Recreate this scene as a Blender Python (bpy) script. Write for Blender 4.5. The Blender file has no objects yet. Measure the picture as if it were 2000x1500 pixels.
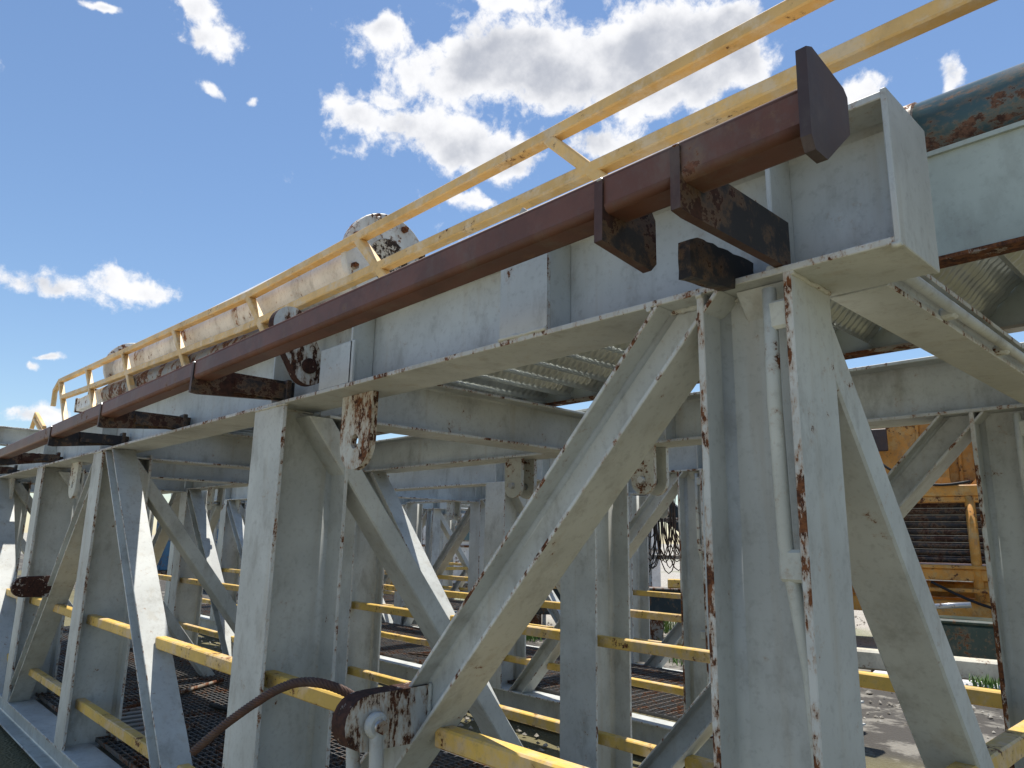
import bpy, bmesh, math, random
from mathutils import Vector, Matrix
random.seed(7)
S = bpy.context.scene
COL = S.collection
RAD = math.radians
V3 = Vector

# ------------------------------------------------------------------ camera
yaw, pitch, roll = RAD(46.78), RAD(12.10), RAD(1.06)
f0 = V3((-math.sin(yaw), math.cos(yaw), 0)); r0 = V3((math.cos(yaw), math.sin(yaw), 0)); up0 = V3((0, 0, 1))
fw = f0 * math.cos(pitch) + up0 * math.sin(pitch)
uu = -f0 * math.sin(pitch) + up0 * math.cos(pitch)
rr = r0 * math.cos(roll) + uu * math.sin(roll)
uv = -r0 * math.sin(roll) + uu * math.cos(roll)
cam = bpy.data.cameras.new('camera'); cam_o = bpy.data.objects.new('camera', cam); COL.objects.link(cam_o)
M = Matrix((rr, uv, -fw)).transposed().to_4x4(); M.translation = (0, 0, 1.7)
cam_o.matrix_world = M
cam.sensor_width = 36; cam.lens = 36 * 1414 / 2000; cam.clip_start = 0.05; cam.clip_end = 3000
S.camera = cam_o
S.render.resolution_x, S.render.resolution_y = 1024, 768

# ------------------------------------------------------------------ exposure
vs = S.view_settings
vs.view_transform = 'Standard'; vs.look = 'None'; vs.gamma = 1.0; vs.exposure = 0.50
vs.use_curve_mapping = False

# ------------------------------------------------------------------ sun + sky
SUN_EL, SUN_AZ = 74.0, -31.0          # azimuth from +Y towards +X
sd = V3((math.sin(RAD(SUN_AZ)) * math.cos(RAD(SUN_EL)), math.cos(RAD(SUN_AZ)) * math.cos(RAD(SUN_EL)), math.sin(RAD(SUN_EL))))
sl = bpy.data.lights.new('sun', 'SUN'); sl.energy = 4.5; sl.angle = RAD(0.53); sl.color = (1.0, 0.95, 0.87)
so = bpy.data.objects.new('sun', sl); COL.objects.link(so); so.location = (0, 0, 30)
so.rotation_euler = sd.to_track_quat('Z', 'Y').to_euler()

W = bpy.data.worlds.new('World'); S.world = W; W.use_nodes = True
nt = W.node_tree; N = nt.nodes; L = nt.links
for n in list(N): N.remove(n)
def nd(t, **k):
    n = N.new(t)
    for a, b in k.items(): setattr(n, a, b)
    return n
def mth(op, a, b=None, c=None, clamp=False):
    n = nd('ShaderNodeMath', operation=op, use_clamp=clamp)
    for i, v in enumerate((a, b, c)):
        if v is None: continue
        if isinstance(v, (int, float)): n.inputs[i].default_value = v
        else: L.new(v, n.inputs[i])
    return n.outputs[0]
def vmt(op, a, b=None):
    n = nd('ShaderNodeVectorMath', operation=op)
    for i, v in enumerate((a, b)):
        if v is None: continue
        if isinstance(v, (tuple, list, Vector)): n.inputs[i].default_value = tuple(v)
        else: L.new(v, n.inputs[i])
    return n.outputs[1] if op in ('DOT_PRODUCT', 'LENGTH') else n.outputs[0]
out = nd('ShaderNodeOutputWorld'); bg = nd('ShaderNodeBackground')
SKY = 0.098
bg.inputs[1].default_value = SKY
sky = nd('ShaderNodeTexSky', sky_type='NISHITA'); sky.sun_disc = False
sky.sun_elevation = RAD(SUN_EL); sky.sun_rotation = RAD(SUN_AZ)
sky.air_density = 1.15; sky.dust_density = 0.15; sky.ozone_density = 4.6
tc = nd('ShaderNodeTexCoord'); D = tc.outputs['Generated']
# cumulus clouds: (azimuth, elevation, half width, half height) in degrees
CL = [(-40.5,36.0,11.0,3.8),(-32.5,34.8,5.6,4.1),(-49.1,35.7,6.2,2.2),(-58.7,31.4,5.0,1.8),(-51.6,30.0,3.9,1.7),(-46.7,29.0,2.0,1.5),
 (-51.9,26.4,3.0,0.9),(-27.7,36.5,2.0,2.5),(-47.9,39.6,2.5,1.0),(-39.2,30.2,3.0,1.3),(-73.6,35.6,1.6,1.3),(-72.8,34.0,2.2,1.1),
 (-59.4,37.4,1.6,1.2),(-80.8,16.2,4.6,1.15),(-76.0,17.0,3.6,1.05),(-80.1,11.7,1.3,0.35),(-80.9,10.9,0.8,0.45),
 (-71.9,31.2,1.1,0.6),(-69.1,31.0,0.5,0.4),(-80.1,34.4,1.2,0.4),(-66.3,18.1,1.4,0.8),(-18.4,31.6,2.4,1.0),(-12.4,30.6,0.8,1.0),
 (-58.2,33.2,2.6,0.9),(-80.6,7.3,2.2,1.0),
 (25,32,9,4),(75,34,11,4),(130,30,12,4.5),(-175,34,11,4),(-125,28,11,4),(-100,44,7,3),(60,54,8,5)]
warp = nd('ShaderNodeTexNoise'); warp.inputs['Scale'].default_value = 14; warp.inputs['Detail'].default_value = 3
L.new(D, warp.inputs['Vector'])
wv = vmt('SCALE', vmt('SUBTRACT', warp.outputs['Color'], (.5, .5, .5))); wv.node.inputs['Scale'].default_value = 0.065
Dw = vmt('ADD', D, wv)
field = None
for az, el, hw, hh in CL:
    a, e = RAD(az), RAD(el)
    c = V3((math.sin(a) * math.cos(e), math.cos(a) * math.cos(e), math.sin(e)))
    e1 = V3((math.cos(a), -math.sin(a), 0)); e2 = c.cross(e1)
    if e2.z < 0: e2 = -e2
    mp = nd('ShaderNodeMapping', vector_type='TEXTURE'); L.new(Dw, mp.inputs[0])
    mp.inputs['Location'].default_value = c; mp.inputs['Rotation'].default_value = Matrix((e1, e2, e1.cross(e2))).transposed().to_euler()
    mp.inputs['Scale'].default_value = (RAD(hw), RAD(hh), .45)
    g = mth('POWER', .3679, vmt('DOT_PRODUCT', mp.outputs[0], mp.outputs[0]))
    field = g if field is None else mth('MAXIMUM', field, g) if hh < 1.2 else mth('ADD', field, g)
def fbm(vec, sc, det, rough):
    n = nd('ShaderNodeTexNoise'); n.inputs['Scale'].default_value = sc; n.inputs['Detail'].default_value = det; n.inputs['Roughness'].default_value = rough
    L.new(vec, n.inputs['Vector']); return n.outputs['Fac']
n1 = fbm(D, 13, 10, 0.66)
n2 = fbm(vmt('ADD', D, tuple(sd * 0.03)), 15, 6, 0.6)
fieldc = mth('MINIMUM', field, 1.35)
n3 = fbm(Dw, 48, 5, 0.6)
dens = mth('ADD', mth('MULTIPLY', mth('ADD', mth('SUBTRACT', n1, 0.5), mth('MULTIPLY', mth('SUBTRACT', n3, 0.5), 0.42)), 2.3), mth('SUBTRACT', fieldc, 0.47))
mr = nd('ShaderNodeMapRange', interpolation_type='SMOOTHSTEP'); L.new(dens, mr.inputs[0])
mr.inputs[1].default_value = -0.10; mr.inputs[2].default_value = 0.42
# thick backlit cores are grey, thin rims glow white
thick = mth('ADD', mth('MULTIPLY', mth('SUBTRACT', n2, 0.5), 1.9), mth('SUBTRACT', fieldc, 0.85))
mr2 = nd('ShaderNodeMapRange', interpolation_type='SMOOTHSTEP'); L.new(thick, mr2.inputs[0])
mr2.inputs[1].default_value = -0.15; mr2.inputs[2].default_value = 0.95
cmix = nd('ShaderNodeMix', data_type='RGBA'); L.new(mr2.outputs[0], cmix.inputs[0])
cmix.inputs[6].default_value = (7.4, 7.4, 7.5, 1); cmix.inputs[7].default_value = (3.6, 3.8, 4.3, 1)
smix = nd('ShaderNodeMix', data_type='RGBA')
L.new(mth('MULTIPLY', mr.outputs[0], 0.97), smix.inputs[0]); L.new(sky.outputs[0], smix.inputs[6]); L.new(cmix.outputs[2], smix.inputs[7])
L.new(smix.outputs[2], bg.inputs[0]); L.new(bg.outputs[0], out.inputs[0])
W.cycles.sampling_method = 'NONE'      # even sky: no importance map needed
S.cycles.max_bounces = 6; S.cycles.diffuse_bounces = 3; S.cycles.glossy_bounces = 2; S.cycles.caustics_reflective = False; S.cycles.caustics_refractive = False

# ------------------------------------------------------------------ materials
class MT:
    """small helper that writes node materials"""
    def __init__(s, name):
        s.m = bpy.data.materials.new(name); s.m.use_nodes = True; s.t = s.m.node_tree
        s.n = s.t.nodes; s.b = s.n['Principled BSDF']; s.o = s.n['Material Output']
        g = s.n.new('ShaderNodeNewGeometry'); s.pos = g.outputs['Position']; s.geo = g
    def link(s, a, b): s.t.links.new(a, b)
    def noise(s, sc, det=5, rough=.6, stretch=None, out='Fac'):
        v = s.pos
        if stretch:
            mp = s.n.new('ShaderNodeMapping'); mp.inputs['Scale'].default_value = stretch; s.link(v, mp.inputs[0]); v = mp.outputs[0]
        n = s.n.new('ShaderNodeTexNoise'); n.inputs['Scale'].default_value = sc; n.inputs['Detail'].default_value = det; n.inputs['Roughness'].default_value = rough
        s.link(v, n.inputs['Vector']); return n.outputs[out]
    def rng(s, v, a, b, c=0., d=1.):
        n = s.n.new('ShaderNodeMapRange'); n.interpolation_type = 'SMOOTHSTEP'; s.link(v, n.inputs[0])
        for i, x in enumerate((a, b, c, d)): n.inputs[i + 1].default_value = x
        return n.outputs[0]
    def mul(s, a, b):
        n = s.n.new('ShaderNodeMath'); n.operation = 'MULTIPLY'
        for i, x in enumerate((a, b)):
            if isinstance(x, (int, float)): n.inputs[i].default_value = x
            else: s.link(x, n.inputs[i])
        return n.outputs[0]
    def mix(s, f, a, b):
        n = s.n.new('ShaderNodeMix'); n.data_type = 'RGBA'
        if isinstance(f, (int, float)): n.inputs[0].default_value = f
        else: s.link(f, n.inputs[0])
        for i, x in ((6, a), (7, b)):
            if isinstance(x, (tuple, list)): n.inputs[i].default_value = (*x, 1)
            else: s.link(x, n.inputs[i])
        return n.outputs[2]
    def col(s, c):
        if isinstance(c, (tuple, list)): s.b.inputs['Base Color'].default_value = (*c, 1)
        else: s.link(c, s.b.inputs['Base Color'])
        return s
    def rough(s, r):
        if isinstance(r, (int, float)): s.b.inputs['Roughness'].default_value = r
        else: s.link(r, s.b.inputs['Roughness'])
        return s
    def bump(s, h, st, dist=.01):
        n = s.n.new('ShaderNodeBump'); n.inputs['Strength'].default_value = st; n.inputs['Distance'].default_value = dist
        s.link(h, n.inputs['Height']); s.link(n.outputs[0], s.b.inputs['Normal']); return s
    def spec(s, v): s.b.inputs['Specular IOR Level'].default_value = v; return s

def painted(name, base, rust=.0, rsc=16, dirt=.25, rough=.5, rustcol=((.045, .018, .011), (.20, .075, .028)), fade=None, stain=.35, relief=False, rst=None, runs=0):
    """weathered paint: rust = share of the surface that has rusted through"""
    t = MT(name)
    big = t.noise(2.3, 3, .6); fine = t.noise(46, 4, .7); st = t.noise(4.5, 6, .68, (1.6, 1.6, .8))
    c = t.mix(t.rng(big, .3, .7), tuple(x * .83 for x in base), tuple(min(1, x * 1.10) for x in base))
    if runs: c = t.mix(t.mul(t.rng(t.noise(9, 5, .6, (1.5, 1.5, .09)), .54, .70), runs), c, (.34, .27, .17))
    if fade: c = t.mix(t.rng(t.noise(6, 7, .7), .46, .62), c, fade)
    c = t.mix(t.mul(t.rng(st, .50, .72), dirt), c, (.17, .15, .12))
    c = t.mix(t.mul(t.rng(fine, .5, .72), dirt * .5), c, (.12, .11, .10))
    if rust != 0:
        r = t.noise(rsc, 8, .74, rst); cl = t.noise(rsc * .22, 2, .5, rst)
        a = t.n.new('ShaderNodeMath'); a.operation = 'MULTIPLY_ADD'; t.link(cl, a.inputs[0]); a.inputs[1].default_value = .55; t.link(r, a.inputs[2])
        th = .775 + .20 * (0.5 - rust) * 2
        c = t.mix(t.mul(t.rng(a.outputs[0], th - .11, th), stain), c, (.33, .19, .09))
        m = t.rng(a.outputs[0], th - .006, th + .012)
        rc = t.mix(t.rng(fine, .35, .65), rustcol[0], rustcol[1])
        c = t.mix(m, c, rc)
        t.rough(t.rng(m, 0, 1, rough, .9))
        if relief: t.bump(m, .5, -.003)
    else:
        t.rough(rough)
    t.col(c); t.spec(.35)
    return t.m

GREY = (.515, .535, .512)
m_grey = painted('pale_grey_paint', GREY, rust=-.085, rsc=36, dirt=.42, runs=.24)
m_edge = painted('pale_grey_paint_chipped', (.56, .58, .56), rust=.25, rsc=56, dirt=.3, rst=(1, 1, .6), stain=.55, runs=.3)
m_edge2 = painted('rust_lined_flange_edge', (.58, .59, .56), rust=.40, rsc=42, dirt=.3, rst=(1, 1, .4), stain=.6, runs=.3)
m_flake = painted('flaking_white_paint', (.60, .60, .56), rust=.44, rsc=30, dirt=.4, relief=True, rst=(1, 1, .42), stain=.6, runs=.5, rustcol=((.035, .016, .011), (.11, .045, .022)))
m_front = painted('lug_flaking_paint', (.60, .60, .55), rust=.33, rsc=22, dirt=.4, relief=True, rst=(1, 1, .5), stain=.6, runs=.6)
m_nose = painted('mostly_rusted_paint', (.55, .56, .55), rust=.74, rsc=36, dirt=.3, relief=True, stain=.6, rustcol=((.03, .014, .011), (.07, .028, .018)))
m_white = painted('white_pipe_paint', (.74, .74, .72), rust=.07, rsc=14, dirt=.5)
m_fl = painted('flange_paint', (.60, .59, .55), rust=.27, rsc=20, dirt=.35)
m_hub = painted('flange_hub', (.55, .50, .40), rust=.55, rsc=34, dirt=.3, rustcol=((.02, .013, .01), (.06, .035, .02)))
m_band = painted('rust_streaked_white_paint', (.70, .69, .65), rust=.33, rsc=16, dirt=.5, rustcol=((.16, .06, .02), (.30, .13, .045)))
m_yel = painted('faded_yellow_paint', (.70, .46, .105), rust=.15, rsc=30, dirt=.3, fade=(.66, .48, .27))
m_lug = painted('pale_lug_paint', (.55, .56, .50), rust=.2, rsc=26, dirt=.35)
m_rail = painted('handrail_yellow_paint', (.77, .49, .18), rust=.03, rsc=30, dirt=.2, fade=(.74, .55, .32))
m_orange = painted('orange_machine_paint', (.66, .30, .055), rust=.16, rsc=9, dirt=.45, fade=(.62, .36, .12))
m_red = painted('red_oxide_pipe', (.150, .064, .043), rust=.10, rsc=12, dirt=.45, rough=.5, fade=(.115, .052, .036), rustcol=((.07, .03, .02), (.19, .085, .05)), stain=.2)
m_plate = painted('dark_mill_plate', (.062, .042, .040), rust=.0, dirt=.3, rough=.5, fade=(.075, .045, .036))
m_brk = painted('dark_bracket_steel', (.026, .024, .026), rust=.36, rsc=9, dirt=.1, rough=.5, rustcol=((.035, .018, .014), (.075, .032, .021)))
m_cut = painted('brown_cut_edge', (.085, .040, .030), rust=.0, dirt=.4, rough=.55, fade=(.06, .030, .024))
m_green = painted('weathered_green_pipe_paint', (.055, .10, .105), rust=.40, rsc=26, dirt=.3, rough=.3, rst=(.6, 1, 1), rustcol=((.06, .028, .02), (.20, .10, .06)))
m_gpipe = painted('weathered_grey_pipe', (.24, .24, .23), rust=.38, rsc=10, dirt=.5)
m_string = painted('pale_green_stringer_paint', (.42, .46, .41), rust=.10, rsc=7, dirt=.3, stain=.6)
m_srust = painted('rusty_stringer_edge', (.30, .28, .24), rust=.60, rsc=12, dirt=.4)
m_tread = painted('tread_galvanised', (.46, .48, .45), rust=.0, dirt=.2, rough=.28)
m_tread.node_tree.nodes['Principled BSDF'].inputs['Metallic'].default_value = .35
m_rope = painted('rusty_wire_rope', (.085, .045, .034), rust=.0, dirt=.3, rough=.6, fade=(.13, .06, .04))
m_grate = painted('dark_grating_steel', (.10, .10, .10), rust=.30, rsc=20, dirt=.4)
m_teal = painted('dark_teal_paint', (.018, .035, .045), rust=.1, dirt=.2, rough=.4)
m_dgreen = painted('dark_green_machine', (.035, .06, .052), rust=.15, dirt=.3, rough=.35)
m_cream = painted('cream_paint', (.62, .58, .46), rust=.1, dirt=.3)
m_cabin = painted('white_cabin_panel', (.70, .69, .68), rust=.08, rsc=6, dirt=.25)
m_blue = painted('blue_container_paint', (.06, .16, .26), rust=.12, dirt=.3)
m_black = painted('black_rubber', (.018, .017, .017), rust=.0, dirt=.1, rough=.6)
m_cable = painted('brown_cable', (.09, .055, .035), rust=.0, dirt=.2, rough=.6, fade=(.03, .025, .02))
m_galv = painted('galvanised_bolt', (.48, .49, .50), rust=.12, dirt=.2, rough=.3)
m_galv.node_tree.nodes['Principled BSDF'].inputs['Metallic'].default_value = .6
t = MT('window_glass'); t.col((.10, .16, .17)).rough(.08); m_glass = t.m
t = MT('gravel_ground')
g1 = t.noise(1.1, 6, .6); g2 = t.noise(45, 5, .75); g3 = t.noise(.25, 4, .5)
vo = t.n.new('ShaderNodeTexVoronoi'); vo.inputs['Scale'].default_value = 42; t.link(t.pos, vo.inputs['Vector'])
c = t.mix(t.rng(g1, .3, .7), (.36, .34, .295), (.46, .44, .39))
c = t.mix(t.rng(vo.outputs['Distance'], .1, .7), c, t.mix(t.rng(g2, .35, .65), (.20, .17, .14), (.50, .47, .41)))
c = t.mix(t.mul(t.rng(g3, .52, .66), .6), c, (.13, .16, .055))
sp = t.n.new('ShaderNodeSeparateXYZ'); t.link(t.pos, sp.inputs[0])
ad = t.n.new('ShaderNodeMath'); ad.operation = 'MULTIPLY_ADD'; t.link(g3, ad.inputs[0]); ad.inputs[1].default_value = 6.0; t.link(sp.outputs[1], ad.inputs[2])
soil_shade = t.mix(t.rng(g1, .3, .7), (.118, .103, .045), (.158, .139, .066)); soil_shade = t.mix(t.rng(g2, .45, .7), soil_shade, (.19, .17, .10))  # dark olive near ground, toned to dim and tint light bounced onto undersides
ad2 = t.n.new('ShaderNodeMath'); ad2.operation = 'MULTIPLY_ADD'; t.link(g3, ad2.inputs[0]); ad2.inputs[1].default_value = 3.0; t.link(sp.outputs[1], ad2.inputs[2])  # pale ground behind the camera, put in to bounce light onto front faces
shade_mottle = t.mix(t.rng(t.noise(1.7, 5, .65), .50, .60), (.060, .054, .046), (.21, .195, .165))  # shade with sunlit patches painted into the ground from the rear frame outward
soil_shade = t.mix(t.rng(ad.outputs[0], 8.6, 9.6), soil_shade, shade_mottle)
c = t.mix(t.rng(ad.outputs[0], 13.5, 15.5), t.mix(t.rng(ad2.outputs[0], -.6, 1.0), c, soil_shade), c)
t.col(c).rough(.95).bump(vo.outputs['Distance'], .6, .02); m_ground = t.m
t = MT('weed_leaf'); t.col(t.mix(t.rng(t.noise(6), .3, .7), (.07, .15, .025), (.14, .24, .05))).rough(.6); m_leaf = t.m
t.b.inputs['Transmission Weight'].default_value = 0.0

# ------------------------------------------------------------------ mesh helpers
class MB:
    def __init__(s): s.v = []; s.f = []; s.k = []; s.sm = []
    def add(s, vs, fs, k=0, smooth=False):
        o = len(s.v); s.v += [tuple(x) for x in vs]
        for i, fc in enumerate(fs):
            s.f.append([o + j for j in fc]); s.k.append(k[i] if isinstance(k, list) else k); s.sm.append(smooth[i] if isinstance(smooth, list) else smooth)
        return s
    def box(s, x0, x1, y0, y1, z0, z1, k=0, ch=.003, fr=None):
        """chamfered box; fr = optional (origin, X, Y, Z) frame"""
        ch = min(ch, .4 * min(x1 - x0, y1 - y0, z1 - z0))
        bm = bmesh.new(); bmesh.ops.create_cube(bm, size=1)
        for v in bm.verts:
            v.co = V3(((x0 + x1) / 2 + v.co.x * (x1 - x0), (y0 + y1) / 2 + v.co.y * (y1 - y0), (z0 + z1) / 2 + v.co.z * (z1 - z0)))
        if ch > 0: bmesh.ops.bevel(bm, geom=bm.edges[:], offset=ch, segments=1, affect='EDGES', profile=.5)
        bm.verts.index_update()
        vs = [v.co.copy() for v in bm.verts]; fs = [[v.index for v in f.verts] for f in bm.faces]; bm.free()
        if fr: vs = [fr[0] + fr[1] * v.x + fr[2] * v.y + fr[3] * v.z for v in vs]
        return s.add(vs, fs, k)
    def sweep(s, prof, P, Dr, U, Vv, pa, pb, ks=None, smooth=None, caps=True, kc=0):
        """extrude profile [(u,v)] along Dr between two planes (n,c)"""
        m = len(prof); vs = []
        for n, c in (pa, pb):
            for u, v in prof:
                Q = P + U * u + Vv * v; vs.append(Q + Dr * ((c - n.dot(Q)) / n.dot(Dr)))
        fs = []; kk = []; sm = []
        for i in range(m):
            j = (i + 1) % m; fs.append([i, j, m + j, m + i]); kk.append(ks[i] if ks else 0); sm.append(smooth[i] if smooth else False)
        if caps: fs += [list(range(m))[::-1], list(range(m, 2 * m))]; kk += [kc, kc]; sm += [False, False]
        return s.add(vs, fs, kk, sm)
    def tube(s, pts, r, n=10, k=0, caps=True, flat=False):
        pts = [V3(p) for p in pts]; rings = []; ref = None
        for i, p in enumerate(pts):
            d = (pts[min(i + 1, len(pts) - 1)] - pts[max(i - 1, 0)]).normalized()
            if ref is None: ref = V3((0, 0, 1)) if abs(d.z) < .9 else V3((1, 0, 0))
            a = (ref - d * ref.dot(d)).normalized(); b = d.cross(a); ref = a
            ri = r[i] if isinstance(r, (list, tuple)) else r
            rings.append([p + a * (ri * math.cos(6.28318 * j / n)) + b * (ri * math.sin(6.28318 * j / n)) for j in range(n)])
        vs = [q for rg in rings for q in rg]; fs = []
        for i in range(len(pts) - 1):
            for j in range(n):
                j2 = (j + 1) % n; fs.append([i * n + j, i * n + j2, (i + 1) * n + j2, (i + 1) * n + j])
        sm = [not flat] * len(fs)
        if caps: fs += [list(range(n))[::-1], [(len(pts) - 1) * n + j for j in range(n)]]; sm += [False, False]
        return s.add(vs, fs, k, sm)
    def plate(s, outline, hole, o, U, Vv, T, th, k=0, ke=1):
        """flat plate: outline polygon (u,v), optional round hole (u,v,r), thickness th along T; bevelled rim"""
        bm = bmesh.new(); vs = [bm.verts.new((u, v, 0)) for u, v in outline]; edges = [bm.edges.new((vs[i], vs[(i + 1) % len(vs)])) for i in range(len(vs))]
        if hole:
            hs = [bm.verts.new((hole[0] + hole[2] * math.cos(6.28318 * i / 16), hole[1] + hole[2] * math.sin(6.28318 * i / 16), 0)) for i in range(16)]
            edges += [bm.edges.new((hs[i], hs[(i + 1) % 16])) for i in range(16)]
        bmesh.ops.triangle_fill(bm, use_beauty=True, use_dissolve=False, edges=edges)
        fcs = bm.faces[:]; ext = bmesh.ops.extrude_face_region(bm, geom=fcs)
        top = [g for g in ext['geom'] if isinstance(g, bmesh.types.BMVert)]
        for v in top: v.co.z = th
        bmesh.ops.recalc_face_normals(bm, faces=bm.faces[:]); bm.verts.index_update()
        vv = [o + U * v.co.x + Vv * v.co.y + T * (v.co.z - th / 2) for v in bm.verts]
        ff = [[x.index for x in f.verts] for f in bm.faces]; kk = [k if abs(f.normal.z) > .5 else ke for f in bm.faces]; bm.free()
        return s.add(vv, ff, kk)
    def lathe(s, prof, o, ax, n=32, k=0):
        """prof [(r, t)] around axis ax from o"""
        ax = ax.normalized(); ref = V3((0, 0, 1)) if abs(ax.z) < .9 else V3((1, 0, 0)); a = (ref - ax * ref.dot(ax)).normalized(); b = ax.cross(a)
        vs = [o + ax * t_ + (a * math.cos(6.28318 * j / n) + b * math.sin(6.28318 * j / n)) * r for r, t_ in prof for j in range(n)]
        fs = [[i * n + j, i * n + (j + 1) % n, (i + 1) * n + (j + 1) % n, (i + 1) * n + j] for i in range(len(prof) - 1) for j in range(n)]
        return s.add(vs, fs, k, False)
    def obj(s, name, mats, parent=None, smooth_all=False, loc=None):
        me = bpy.data.meshes.new(name)
        w = root_loc(parent)
        if loc is not None: w = V3(loc)
        me.from_pydata([(a - w.x, b - w.y, c_ - w.z) for a, b, c_ in s.v], [], s.f)
        if not isinstance(mats, (list, tuple)): mats = [mats]
        for m in mats: me.materials.append(m)
        me.polygons.foreach_set('material_index', [min(k, len(mats) - 1) for k in s.k])
        me.polygons.foreach_set('use_smooth', [True if smooth_all else bool(x) for x in s.sm])
        me.validate(); me.update()
        o = bpy.data.objects.new(name, me); COL.objects.link(o)
        if parent: o.parent = parent
        elif loc is not None: o.location = loc
        return o
def root_loc(p):
    w = V3((0, 0, 0))
    while p is not None: w = w + p.location; p = p.parent
    return w
def tag(o, label=None, cat=None, group=None, kind=None):
    if label: o['label'] = label
    if cat: o['category'] = cat
    if group: o['group'] = group
    if kind: o['kind'] = kind
    return o
def thing(name, loc, label, cat, group=None):
    o = bpy.data.objects.new(name, None); COL.objects.link(o); o.location = loc; o.empty_display_size = .2
    return tag(o, label, cat, group)
def copy_tree(o, parent=None):
    c_ = o.copy(); COL.objects.link(c_); c_.parent = parent
    for ch in list(o.children): copy_tree(ch, c_)
    return c_
X, Yv, Z = V3((1, 0, 0)), V3((0, 1, 0)), V3((0, 0, 1))

def hprof(w, h, tf, tw, r=.012, c=.002):
    """rolled H profile, flanges at v=+-h/2; returns points, material index per edge, smooth flags"""
    q = [(w / 2 - c, h / 2), (w / 2, h / 2 - c), (w / 2, h / 2 - tf + c), (w / 2 - c, h / 2 - tf)]
    k = [1, 1, 1, 0]; sm = [False] * 4
    a = h / 2 - tf
    for i in range(4):
        th = math.pi / 2 * i / 3
        q.append((tw / 2 + r - r * math.sin(th), a - r + r * math.cos(th))); k.append(0); sm.append(i < 3)
    pts = list(q); ks = list(k); sms = list(sm)
    qr = [(u, -v) for u, v in reversed(q)]; krev = k[:-1][::-1]; srev = sm[:-1][::-1]
    pts += qr; ks += krev + [0]; sms += srev + [False]
    pl = [(-u, -v) for u, v in q]; pts += pl; ks += k; sms += sm
    pts += [(-u, v) for u, v in reversed(q)]; ks += krev + [0]; sms += srev + [False]
    return pts, ks, sms
def hbeam(mb, P, Dr, U, Vv, w, h, tf, tw, pa, pb, r=.012):
    p, k, sm = hprof(w, h, tf, tw, r)
    return mb.sweep(p, P, Dr, U, Vv, pa, pb, k, sm)
def zc(z): return (Z, z)
def xc(x): return (X, x)
def yc(y): return (Yv, y)

# ------------------------------------------------------------------ ground
mb = MB(); n = 60; ext = [-600, -250, -110, -60]
gx = ext + [-40 + 80 * i / n for i in range(n + 1)] + [60, 110, 250, 600]
vs = [(x, y + 8, (.03 * math.sin(x * .9 + y * .4) * math.sin(y * .7) + random.uniform(-.012, .012)) if max(abs(x), abs(y)) < 41 else 0) for y in gx for x in gx]
k = len(gx); mb.add(vs, [[j * k + i, j * k + i + 1, (j + 1) * k + i + 1, (j + 1) * k + i] for j in range(k - 1) for i in range(k - 1)], 0, True)
tag(mb.obj('ground', m_ground), kind='structure')

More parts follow.
